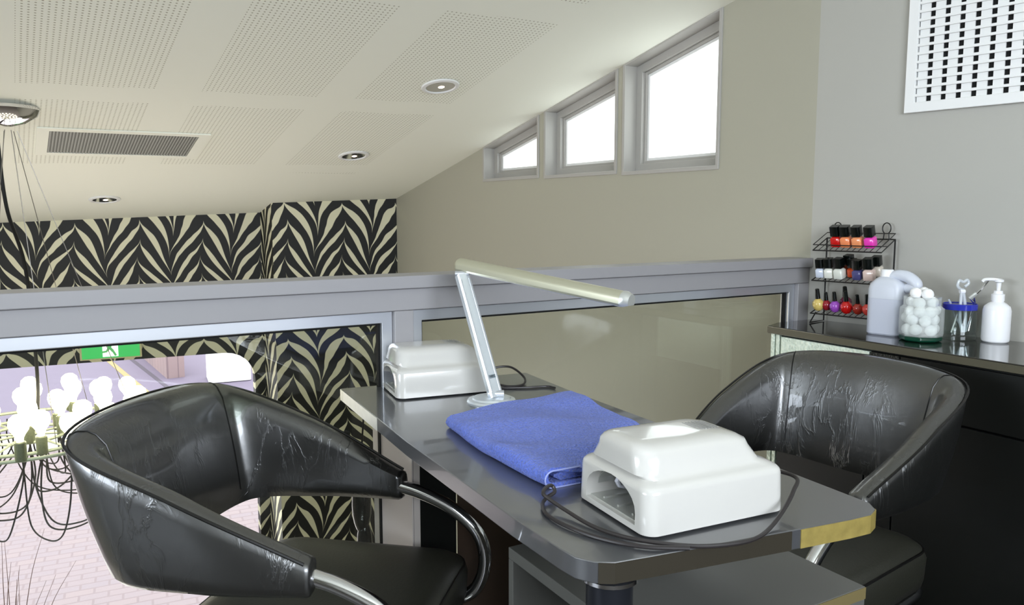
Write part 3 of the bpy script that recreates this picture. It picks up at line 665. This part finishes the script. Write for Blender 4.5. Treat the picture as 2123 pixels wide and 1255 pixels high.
# ------------------------------------------------------------------ folded blue towel
tw = thing('folded_towel', 'folded blue terry towel lying on the table between both nail dryers', 'towel', (.085, 1.43, TZ + .0005))
q00 = Vector((.062, 1.165)); q01 = Vector((-.120, 1.520)); q10 = Vector((.300, 1.285)); q11 = Vector((.130, 1.700))  # near-left, far-left, near-right, far-right
def towel_layer(z_bot, th, shrink, seed, loops=True):
    """sheet folded on the left edge: bottom layer, U turn, top layer"""
    rings = []; nU = 44; nS = 26; rnd = random.Random(seed)
    ph = [rnd.uniform(0, 6) for _ in range(6)]
    for j in range(nS + 1):
        v = j / nS
        a = q00.lerp(q01, v); c = q10.lerp(q11, v); wdt = (c - a)
        bow = .014 * sin(pi * v)
        ring_o = []; ring_i = []
        for i in range(nU + 1):
            s = i / nU
            gap = .0075
            def pt(sv, off):
                # sv 0..1 bottom right -> left turn -> top right
                if sv < .45: u = 1 - sv / .45; z = off; x = u
                elif sv > .55: u = (sv - .55) / .45; x = u; z = 2 * gap + th * 2 - off
                else:
                    aa = (sv - .45) / .1 * pi; rr = gap + th - off; x = -sin(aa) * rr / wdt.length; z = gap + th - cos(aa) * rr
                return x, z
            for off, L in ((0, ring_o), (th, ring_i)):
                x, z = pt(s, off)
                xx = shrink + x * (1 - 2 * shrink)
                wob = .0038 * sin(9 * xx + ph[0] + 4 * v) + .0030 * sin(14 * v + ph[1] + 5 * xx) + .0010 * sin(31 * v + 12 * xx + ph[2])
                topf = max(0, min(1, z / .02))
                p = a + wdt * xx
                L.append(Vector((p.x - .085 - bow * (1 - xx) * .8, p.y - 1.43 - bow * (1 - xx) * .4 + .005 * sin(7 * xx + ph[3]) * (v > .9), max(z_bot + z + wob * topf, .0004 if z_bot < .001 else z_bot))))
        rings.append(ring_o + ring_i[::-1])
    b = MB(); b.loft(rings); return b
towel_layer(0, .0068, 0, 3).build('outer_fold', M['towel'], tw, ang=60)
b = MB(); tz = .0076
rings = []
for j in range(21):
    v = .03 + .94 * j / 20; a = q00.lerp(q01, v); c = q10.lerp(q11, v); d = (c - a)
    p0 = a + d * .035; p1 = a + d * .97
    rings.append([(p0.x - .085, p0.y - 1.43, tz + .005), (p0.x - .085, p0.y - 1.43, tz + .009), ((p0.x + .01) - .085, p0.y - 1.43, tz + .0125), (p1.x - .085, p1.y - 1.43, tz + .0125), (p1.x - .085, p1.y - 1.43, tz + .0005), (p0.x + .01 - .085, p0.y - 1.43, tz + .0005)])
b.loft(rings); b.build('inner_fold', M['towel'], tw, ang=60)
for k in range(1):
    pth = []
    for s in range(21):
        aa = pi * (s / 20) ; d = (q10 - q00).normalized()
        x = .0 - sin(aa) * .0145; z = .0143 - cos(aa) * .0135
        p = q00 + d * (x + .002); pth.append((p.x - .085 + .0, p.y - 1.43 - .0015, z))
    d = (q10 - q00).normalized(); e1 = q00 + d * .05
    pth = [(e1.x - .085, e1.y - 1.4315, .0009)] + pth + [(e1.x - .085, e1.y - 1.4315, .0280)]
    b = MB(); b.tube(pth, .0014, 6); b.build('hem', M['towel_edge'], tw)

# ------------------------------------------------------------------ tub chairs
def chair_curves():
    L, Wc, cx, Wm, Wt, zt, zm, zc, zb, Lb, Wcb, Wmb, ztb, zmb, zcb, zbb = (.479, .237, .041, .269, .242, .608, .705, .781, .804, .416, .214, .253, .553, .545, .535, .523)
    h = [(0, Wt, zt), (-(L - cx) * .5, Wm, zm), (-(L - cx), Wc, zc), (-L, 0, zb)]
    g = [(0, Wt, ztb), (-(Lb - cx) * .5, Wmb, zmb), (-(Lb - cx), Wcb, zcb), (-Lb, 0, zbb)]
    mir = lambda k: k + [(a, -b_, c) for a, b_, c in k[:3][::-1]]
    return spline(mir(h), 12), spline(mir(g), 12)
def tub_chair(label, x, y, rz):
    t = thing('tub_chair', label, 'chair', (x, y, 0), rz, 'black vinyl tub chairs beside the manicure table')
    T, Bo = chair_curves(); n = len(T); rings = []; tops = []
    for i in range(n):
        d = T[min(i + 1, n - 1)] - T[max(i - 1, 0)]; inn = Vector((d.y, -d.x, 0)).normalized()
        cen = Vector((-.2, 0, 0)); 
        if inn.dot(cen - Vector((T[i].x, T[i].y, 0))) < 0: inn = -inn
        s = abs(i / (n - 1) * 2 - 1)              # 1 at tips, 0 at back
        th = .058 - .018 * s; puff = .012 * (1 - s)
        o1, o0 = T[i], Bo[i]; i1 = o1 + inn * th + Vector((0, 0, .004)); i0 = o0 + inn * (th * .8)
        def lp(a, b_, f): return a.lerp(b_, f)
        out = []
        r = .010
        # outer face bottom->top
        for f in (.04, .2, .4, .6, .8, .97): 
            q = lp(o0, o1, f); out.append(q - inn * (.006 * sin(pi * f)))
        # top face
        tw_ = i1 - o1
        out += [o1 + tw_ * .12 + Vector((0, 0, .0005)), o1 + tw_ * .35 + Vector((0, 0, .004)), o1 + tw_ * .65 + Vector((0, 0, .002)), o1 + tw_ * .90 + Vector((0, 0, -.006))]
        # inner face
        for f in (.90, .78, .62, .45, .28, .12):
            q = lp(i0, i1, f); out.append(q + inn * (puff * sin(pi * f) + .002))
        out += [lp(i0, o0, .25) - Vector((0, 0, .005)), lp(i0, o0, .75) - Vector((0, 0, .005))]
        rings.append(out); tops.append(o1 + Vector((0, 0, .001)) - inn * .0005)
    # rounded tips
    def shrink(r_, k, dx):
        c = sum(r_, Vector()) / len(r_); return [c + (p - c) * k + Vector((dx, 0, 0)) for p in r_]
    rings = [shrink(rings[0], .72, .010), shrink(rings[0], .93, .006)] + rings + [shrink(rings[-1], .93, .006), shrink(rings[-1], .72, .010)]
    b = MB(); b.loft(rings); bk = b.build('back_band', M['vinyl'], t, ang=70)
    b = MB(); b.tube(tops, .0028, 6); b.build('piping', M['piping'], bk)
    for i in (24 + 2, n - 1 - 26):             # seams between arm and back panels
        rg = rings[i + 2]; pth = [p for p in rg[5:16]]
        cgrav = sum(rg, Vector()) / len(rg)
        for dx in (0, 1):
            rg2 = rings[i + 2 + (dx if i < n / 2 else -dx)]
            pp_ = [rg[k].lerp(rg2[k], .18) if dx else rg[k] for k in range(5, 16)]
            pp_ = [p + (p - cgrav).normalized() * .0004 for p in pp_]
            if dx == 0: b = MB(); b.tube(pp_, .0016, 6); b.build('seam', M['piping'], bk)
    # seat cushion
    S = [(.0, .335), (.010, .340), (.014, .36), (.016, .405), (.010, .425), (-.004, .438), (-.03, .446), (-.09, .451)]
    b = MB(); b.loft([rrect(.215 + e, .235 + e, .055, z, 6, cx=-.075) for e, z in S]); b.build('seat', M['vinyl_rough'], t, ang=60)
    b = MB(); b.tube([Vector(p) + Vector((0, 0, .0)) for p in rrect(.226, .246, .06, .424, 6, cx=-.075)], .003, 6, closed=True); b.build('seat_piping', M['piping'], t)
    for s in (-1, 1):
        yy = .242 - .022
        p_ = [(-.02, s * yy, .582), (.05, s * yy, .566), (.120, s * yy, .535), (.175, s * yy, .485), (.190, s * yy, .42), (.165, s * yy, .355), (.10, s * (yy + .008), .322), (.0, s * (yy + .014), .318), (-.20, s * (yy + .014), .318), (-.28, s * (yy + .004), .318), (-.305, s * (yy - .04), .318)]
        b = MB(); b.tube(spline(p_, 8), .0145, 16); b.build('arm_tube', M['chrome'], t)
    b = MB(); b.box(-.2, .05, -.2, .2, .322, .334); b.build('seat_plate', M['wire'], t, bevel=.003)
    b = MB(); b.lathe([(0, .03), (.035, .03), (.035, .18), (.026, .185), (.026, .321), (0, .321)], (-.075, 0, 0), 24); b.build('pedestal', M['chrome'], t)
    b = MB(); b.lathe([(0, 0), (.23, 0), (.232, .006), (.20, .014), (.06, .030), (0, .032)], (-.075, 0, 0), 48); b.build('base', M['chrome'], t)
    return t
tub_chair('black vinyl tub chair at left, in front of the chandelier', -.288, 1.441, -.197)
tub_chair('black vinyl tub chair at right, in front of the counter cabinet', .561, 1.698, -2.476)

# ------------------------------------------------------------------ counter along the right wall
CZ = .815
fl_ = Vector((.822, 2.487)); fr_ = Vector((2.30, -.04))
cdv = (fr_ - fl_).normalized()
wl = P.xy + WD.xy * .02; 
def wall_pt(s, off=.004): q = P + WD * s; n = Vector((-.766, -.643)); return Vector((q.x, q.y)) + n * off
ct = thing('counter_cabinet', 'low black cabinet with glossy top and crackled silver leather front, under the wall vent', 'cabinet', (fl_.x, fl_.y, 0))
def cl(v): return (v.x - fl_.x, v.y - fl_.y)
wp0 = wall_pt(.012); wp1 = wall_pt(2.85)
tops_ = [cl(fl_), cl(fl_ + cdv * 2.6), cl(wp1), cl(wp0), cl(P.xy + Vector((-.03, -.03)))]
wn_ = Vector((-cdv.y, cdv.x));  wn_ = wn_ if wn_.dot(P.xy - fl_) > 0 else -wn_
end_back = P.xy - RD.xy * .075 - RN.xy * .016
e_poly = [cl(fl_), cl(fl_ + cdv * 2.6), cl(wp1), cl(wall_pt(.03)), cl(end_back + RD.xy * .05), cl(end_back - RD.xy * .10)]
b = MB(); b.prism(e_poly, CZ - .024, CZ); b.build('worktop', M['counter'], ct, bevel=.002)
b = MB(); p0 = fl_ - wn_ * .0012; b.prism([cl(p0), cl(p0 + cdv * 2.6), cl(p0 + cdv * 2.6 + wn_ * .001), cl(p0 + wn_ * .001)], CZ - .022, CZ - .003); b.build('worktop_edge', M['counter_edge'], ct, smooth=False)
def cab_box(u0, u1, v0, v1, z0, z1, name, mat, bev=.001):
    q = [fl_ + cdv * u0 + wn_ * v0, fl_ + cdv * u1 + wn_ * v0, fl_ + cdv * u1 + wn_ * v1, fl_ + cdv * u0 + wn_ * v1]
    b = MB(); b.prism([cl(v) for v in q], z0, z1); return b.build(name, mat, ct, smooth=False, bevel=bev)
cab_box(.012, 2.55, .022, .21, .06, CZ - .0245, 'carcass', M['cab_black'])
cab_box(.03, 2.5, .05, .20, 0, .0595, 'plinth', M['cab_black'])
cab_box(.006, .020, .010, .0215, .06, CZ - .0245, 'end_stile', M['silver'])
cab_box(.026, .040, .010, .0215, .06, CZ - .0245, 'end_stile', M['silver'])
u = .048
M['silver_dark'] = add_noise(pm('crackled_dark_leather', (34, 35, 30), .4, .1), 130, .9, .004, kind='F1', colvar=.3)
for k, wdt in enumerate((.31, .085, .36, .36, .36, .36, .36)):
    cab_box(u, u + wdt, .008, .0215, .06, CZ - .186, 'door', M['cab_black'])
    cab_box(u, u + wdt, .008, .0215, CZ - .180, CZ - .030, 'drawer', M['silver'] if k == 0 else (M['silver_dark'] if k == 1 else M['cab_black']))
    u += wdt + .006

# ------------------------------------------------------------------ wire rack with polish bottles
RX = Vector((-.643, .766)); RY = Vector((-.766, -.643))
rp = wall_pt(.290, .020)
rrz = atan2(RX.y, RX.x)
rk = thing('wire_rack', 'black three tier wire rack of nail polish on the counter corner', 'rack', (rp.x, rp.y, CZ), rrz)
SH = [(.240, .278), (.142, .170), (.034, .060)]      # front z, back z of each shelf
RW = .222; DEP = .088
wires = []
for x in (0, RW):
    b = MB(); b.tube([(x, DEP, .003), (x, DEP * .8, .003), (x, .0, .003), (x, 0, .278)], .0026, 8); b.build('post', M['wire'], rk)
    b = MB(); b.tube([(x, DEP, .003), (x, DEP * .6, .034)], .0022, 6); b.build('foot_brace', M['wire'], rk)
for zf, zb_ in SH:
    b = MB(); b.tube([(0, 0, zb_), (RW, 0, zb_), (RW, DEP, zf), (0, DEP, zf)], .0022, 6, closed=True)
    b.tube([(0, 0, zb_ + .018), (RW, 0, zb_ + .018), (RW, DEP, zf + .018), (0, DEP, zf + .018)], .0016, 6, closed=True) if zf > .2 else None
    for i in range(1, 12): x = RW * i / 12; b.tube([(x, 0, zb_), (x, DEP, zf)], .0011, 5)
    b.tube([(0, DEP * .5, (zf + zb_) / 2 - .002), (RW, DEP * .5, (zf + zb_) / 2 - .002)], .0013, 5)
    b.build('shelf', M['wire'], rk)
for x in (.028, RW - .035):
    b = MB(); b.tube([(x + .013 * cos(a), 0, .312 + .017 * sin(a)) for a in [radians(k) for k in range(-60, 241, 15)]], .0018, 6)
    b.tube([(x - .009, 0, .278), (x - .007, 0, .298)], .0018, 6); b.tube([(x + .009, 0, .278), (x + .007, 0, .298)], .0018, 6); b.build('hanging_loop', M['wire'], rk)

def polish_mat(c):
    return pm('polish_%02x%02x%02x' % c, c, .12, coat=.6)
def bottle_square(hc, wd=.0135):
    b = MB(); b.loft([rrect(wd, wd, .004, 0, 3), rrect(wd + .0008, wd + .0008, .004, .003, 3), rrect(wd + .0008, wd + .0008, .004, .026, 3), rrect(wd * .75, wd * .75, .004, .0305, 3), rrect(.006, .006, .003, .033, 3)])
    c = MB(); c.loft([rrect(wd * .92, wd * .92, .0015, .0332, 2), rrect(wd * .92, wd * .92, .0015, .0332 + hc, 2)])
    return b, c
def bottle_round(hc, wd=.0165):
    b = MB(); b.lathe([(0, 0), (wd * .55, 0), (wd * .85, .006), (wd, .016), (wd * .92, .024), (wd * .5, .031), (.005, .034)], n=18)
    c = MB(); c.lathe([(0, .0342), (.0072, .0342), (.0056, .0342 + hc), (.0045, .0352 + hc), (0, .0354 + hc)], n=14)
    return b, c
protos = {}
def polish(kind, x, y, shelf, colr, label, s=1.0, band=True):
    zf, zb_ = SH[shelf]; z = zb_ + (zf - zb_) * y / DEP + .0035
    tilt = atan2(zf - zb_, DEP)
    if kind not in protos:
        r_ = bpy.data.objects.new('nail_polish_bottle', None); col.objects.link(r_); r_.empty_display_size = .01
        if kind == 'sq': bb, cc = bottle_square(.030)
        else: bb, cc = bottle_round(.027)
        bo = bb.build('bottle_body', M['clear'], r_, ang=50); ca = cc.build('cap', M['cap_black'], r_, ang=40)
        bo.material_slots[0].link = 'OBJECT'; protos[kind] = (r_, bo, ca); root, body = r_, bo
    else:
        r0, b0, c0_ = protos[kind]
        root = r0.copy(); col.objects.link(root)
        body = b0.copy(); col.objects.link(body); body.parent = root
        ca = c0_.copy(); col.objects.link(ca); ca.parent = root
    body.material_slots[0].material = polish_mat(colr)
    if tilt: pass
    root.matrix_world = Matrix.Translation((rp.x, rp.y, CZ)) @ Matrix.Rotation(rrz, 4, 'Z') @ Matrix.Translation((x + .014, y, z)) @ Matrix.Rotation(tilt * .8, 4, 'X') @ Matrix.Rotation(random.uniform(-.15, .15), 4, 'Z') @ Matrix.Scale(s, 4)
    tag(root, label, 'nail polish', 'nail polish bottles on the wire rack')
yf = .060
for px_, c_, l_ in ((.141, (200, 20, 16), 'red square nail polish, leftmost on the top shelf'), (.109, (240, 140, 90), 'coral square nail polish, beside the red one on the top shelf'),
                    (.072, (238, 150, 100), 'peach square nail polish, beside the pink one on the top shelf'), (.032, (235, 60, 180), 'hot pink square nail polish, rightmost on the top shelf')):
    polish('sq', px_, yf, 0, c_, l_, 1.06)
for px_, y_, c_, l_, s_ in ((.190, .062, (205, 212, 226), 'pale silver nail polish, leftmost on the middle shelf', .95), (.160, .062, (225, 225, 215), 'clear nail polish, second from left on the middle shelf', 1), (.125, .064, (222, 224, 214), 'clear nail polish with the broad cap, third from left on the middle shelf', 1.05),
                            (.112, .026, (150, 60, 30), 'dark amber polish at back of the middle shelf, behind the clear bottles', 1), (.092, .044, (206, 72, 24), 'burnt orange nail polish in the middle of the middle shelf', .92), (.066, .062, (70, 70, 120), 'dark blue nail polish right of the orange on the middle shelf', .98),
                            (.030, .062, (226, 200, 190), 'pale pink nail polish near the right end of the middle shelf', 1.1), (.022, .026, (215, 205, 190), 'beige nail polish at back right of the middle shelf', 1)):
    polish('sq', px_, y_, 1, c_, l_, s_)
for px_, y_, c_, l_, s_ in ((.192, .064, (214, 188, 108), 'gold nail polish, leftmost on the bottom shelf', 1.15), (.168, .056, (150, 30, 40), 'maroon nail polish right of the gold one', .95), (.135, .064, (160, 80, 190), 'purple nail polish on the bottom shelf', 1.05),
                            (.118, .028, (120, 20, 60), 'wine nail polish at back of the bottom shelf', 1.15), (.096, .066, (208, 22, 20), 'bright red nail polish in the middle of the bottom shelf', 1.15), (.060, .064, (170, 50, 36), 'brick red nail polish right of the bright red one', 1),
                            (.028, .064, (228, 80, 70), 'coral red nail polish beside the plastic jug', 1.05), (.012, .030, (196, 40, 40), 'crimson nail polish at back right of bottom shelf', 1.05)):
    polish('rd', px_, y_, 2, c_, l_, s_)

# ------------------------------------------------------------------ jug
def onc(x, y): return (x, y, CZ + .0006)
crz = atan2(-WD.y, -WD.x) # along wall (to the left seen from room)
jx, jy = 1.124, 2.293
jg = thing('plastic_jug', 'milky plastic jug with white cap and loop handle on the counter', 'jug', onc(jx, jy), atan2(WD.y, WD.x))
# local x: along the wall to the right; body from x=-.045
def jr(x0, x1, hy, z, r): return rrect((x1 - x0) / 2, hy, r, z, 5, cx=(x0 + x1) / 2)
b = MB(); b.loft([jr(-.060, .032, .034, 0, .018), jr(-.064, .036, .038, .005, .022), jr(-.064, .036, .038, .108, .022)]); b.build('liquid', M['hdpe_full'], jg)
b = MB(); b.loft([jr(-.064, .036, .038, .1082, .022), jr(-.064, .036, .038, .135, .022), jr(-.060, .034, .036, .150, .022), jr(-.046, .020, .032, .164, .018), jr(-.038, -.002, .018, .172, .012)]); b.build('jug_body', M['hdpe'], jg, ang=50)
b = MB(); b.lathe([(0, .1722), (.018, .1722), (.018, .190), (.016, .193), (0, .193)], (-.020, 0, 0), 24); b.build('cap', M['white_plastic'], jg)
b = MB(); b.tube(spline([(-.006, 0, .172), (.012, 0, .178), (.040, 0, .174), (.062, 0, .158), (.062, 0, .146), (.036, 0, .140)], 7), [.014 + .003 * sin(i / 35 * pi) for i in range(36)], 12); b.build('handle', M['hdpe'], jg)

# ------------------------------------------------------------------ cotton jar
cj = thing('cotton_jar', 'faceted glass jar with green base holding cotton balls', 'jar', onc(1.158, 2.191), radians(-50))
oct_ = lambda r, z, c=0: [(r * cos(pi / 8 + k * pi / 4), r * sin(pi / 8 + k * pi / 4), z) for k in range(8)]
b = MB(); b.loft([oct_(.050, 0), oct_(.055, .004), oct_(.055, .014)]); b.build('jar_base', M['green_glass'], cj, smooth=False, bevel=.002)
b = MB(); R_ = [oct_(.055, .0145), oct_(.057, .02), oct_(.057, .092), oct_(.048, .100), oct_(.048, .122), oct_(.050, .125), oct_(.046, .125), oct_(.046, .101), oct_(.0545, .090), oct_(.0545, .0165)]
b.loft(R_, cap=True); b.build('jar_wall', M['jar_glass'], cj, smooth=False)
cb = tag(bpy.data.objects.new('cotton_balls', None), 'white cotton balls heaped inside the faceted glass jar', 'cotton balls'); bpy.data.objects.remove(cb)
k = 0
cbw = cj.location
layers = [(.033, 6, .0335), (.059, 6, .0335), (.083, 6, .0325), (.108, 4, .024), (.130, 3, .018)]
first = None
for zz, n_, rr in layers:
    for i in range(n_ + (1 if n_ > 4 else 0)):
        if i == n_: x, y = 0, 0
        else: a = 2 * pi * i / n_ + zz * 23; x, y = rr * cos(a), rr * sin(a)
        r_ = .0165
        if first is None:
            b = MB(); b.sphere((0, 0, 0), r_, 14, (1, 1, .95)); first = o = b.build('cotton_ball', M['cotton'])
        else:
            o = first.copy(); col.objects.link(o)
        x += random.uniform(-.003, .003); y += random.uniform(-.003, .003)
        o.location = (cbw.x + x, cbw.y + y, cbw.z + zz + random.uniform(-.002, .004)); o.rotation_euler = (random.random() * 3,) * 3
        tag(o, 'fluffy white cotton ball heaped in the faceted glass jar', 'cotton ball', 'cotton balls in the glass jar')

# ------------------------------------------------------------------ blue rimmed tumbler with tools
gx, gy = 1.281, 2.219
gl = thing('glass_tumbler', 'clear glass tumbler with cobalt blue rim beside the pump bottle', 'tumbler', onc(gx, gy))
b = MB(); b.lathe([(0, 0), (.044, 0), (.047, .003), (.047, .012), (.044, .016), (.0445, .085), (.0425, .085), (.042, .016), (0, .012)], n=36); b.build('glass_wall', M['clear'], gl)
b = MB(); b.lathe([(.0427, .0855), (.0447, .0855), (.045, .100), (.0425, .102), (.042, .100)], n=36)
b.build('blue_rim', M['blue_rim'], gl)
def tool(name, label, cat, parts, loc=(gx, gy, CZ)):
    t = thing(name, label, cat, loc)
    for nm, path, r_, mat in parts: b = MB(); b.tube(spline(path, 6), r_, 8); b.build(nm, mat, t)
    return t
cm = thin_glass('clear_acrylic', (.95, .97, .98), 1.45, .05, (235, 240, 245), .45)
tool('plastic_tweezers', 'clear plastic tongs standing upright in the blue rimmed tumbler', 'tongs',
     [('prong', [(.004, -.012, .022), (-.004, -.010, .06), (-.001, -.004, .11), (.002, .0, .145)], .0045, cm), ('prong', [(.012, -.010, .022), (.013, -.008, .06), (.010, -.004, .11), (.004, .0, .145)], .0045, cm),
      ('bow', [(.003, 0, .14), (-.010, 0, .152), (-.006, 0, .168), (.006, 0, .164), (.016, 0, .17), (.020, 0, .160), (.010, 0, .150)], .004, cm), ('clasp', [(-.004, -.001, .137), (.010, -.001, .137)], .006, M['white_plastic'])])
tool('nail_file', 'dark narrow nail file leaning left inside the tumbler', 'nail file', [('blade', [(-.028, -.012, .020), (-.016, -.006, .05), (.0, .004, .09), (.012, .012, .13)], .0028, M['reflector'])])
t = tool('plastic_stick', 'pale plastic stick leaning across the tumbler rim', 'stick', [('shaft', [(.026, .012, .018), (.0, .018, .06), (-.016, .020, .10), (-.022, .022, .112)], .003, cm)])
ni = thing('cuticle_nipper', 'chrome cuticle nipper leaning out of the tumbler toward the pump bottle', 'nipper', (gx, gy, CZ))
for nm, pth in (('handle', [(.036, -.012, .095), (.055, -.022, .12), (.085, -.038, .165), (.098, -.045, .185)]), ('handle', [(.036, -.012, .095), (.058, -.028, .09), (.072, -.038, .06), (.076, -.044, .035)])):
    pass
b = MB(); b.tube(spline([(.028, -.020, .128), (.042, -.028, .148), (.056, -.034, .172)], 8), .0032, 8); b.build('handle', M['chrome'], ni)
b = MB(); b.tube(spline([(.018, -.014, .118), (.026, -.018, .127), (.032, -.022, .134)], 5), .0062, 8); b.build('jaw_joint', M['reflector'], ni)
b = MB(); b.tube(spline([(.020, -.016, .118), (.034, -.010, .098), (.030, -.002, .060), (.026, .004, .022)], 8), .003, 8); b.build('handle', M['chrome'], ni)
b = MB(); b.tube(spline([(.028, -.018, .122), (.037, -.008, .102), (.037, .004, .070), (.034, .010, .022)], 8), .003, 8); b.build('handle', M['chrome'], ni)

# ------------------------------------------------------------------ pump bottle
pb = thing('pump_bottle', 'white plastic pump bottle standing at the right end of the counter things', 'bottle', onc(1.352, 2.162))
b = MB(); b.lathe([(0, 0), (.030, 0), (.034, .004), (.035, .010), (.035, .088), (.032, .100), (.022, .109), (.015, .113), (.015, .116), (0, .116)], n=36); b.build('bottle_body', M['white_plastic'], pb)
b = MB(); b.lathe([(0, .1162), (.0165, .1162), (.0165, .134), (.012, .136), (.011, .144), (0, .144)], n=24); b.build('collar', M['white_plastic'], pb)
b = MB(); b.lathe([(0, .1442), (.005, .1442), (.0065, .166), (.012, .169), (.012, .175), (0, .176)], n=18)
b.tube(spline([(.008, -.002, .172), (-.012, .004, .175), (-.032, .012, .174), (-.038, .014, .168)], 6), .0042, 8); b.build('pump_head', M['white_plastic'], pb)
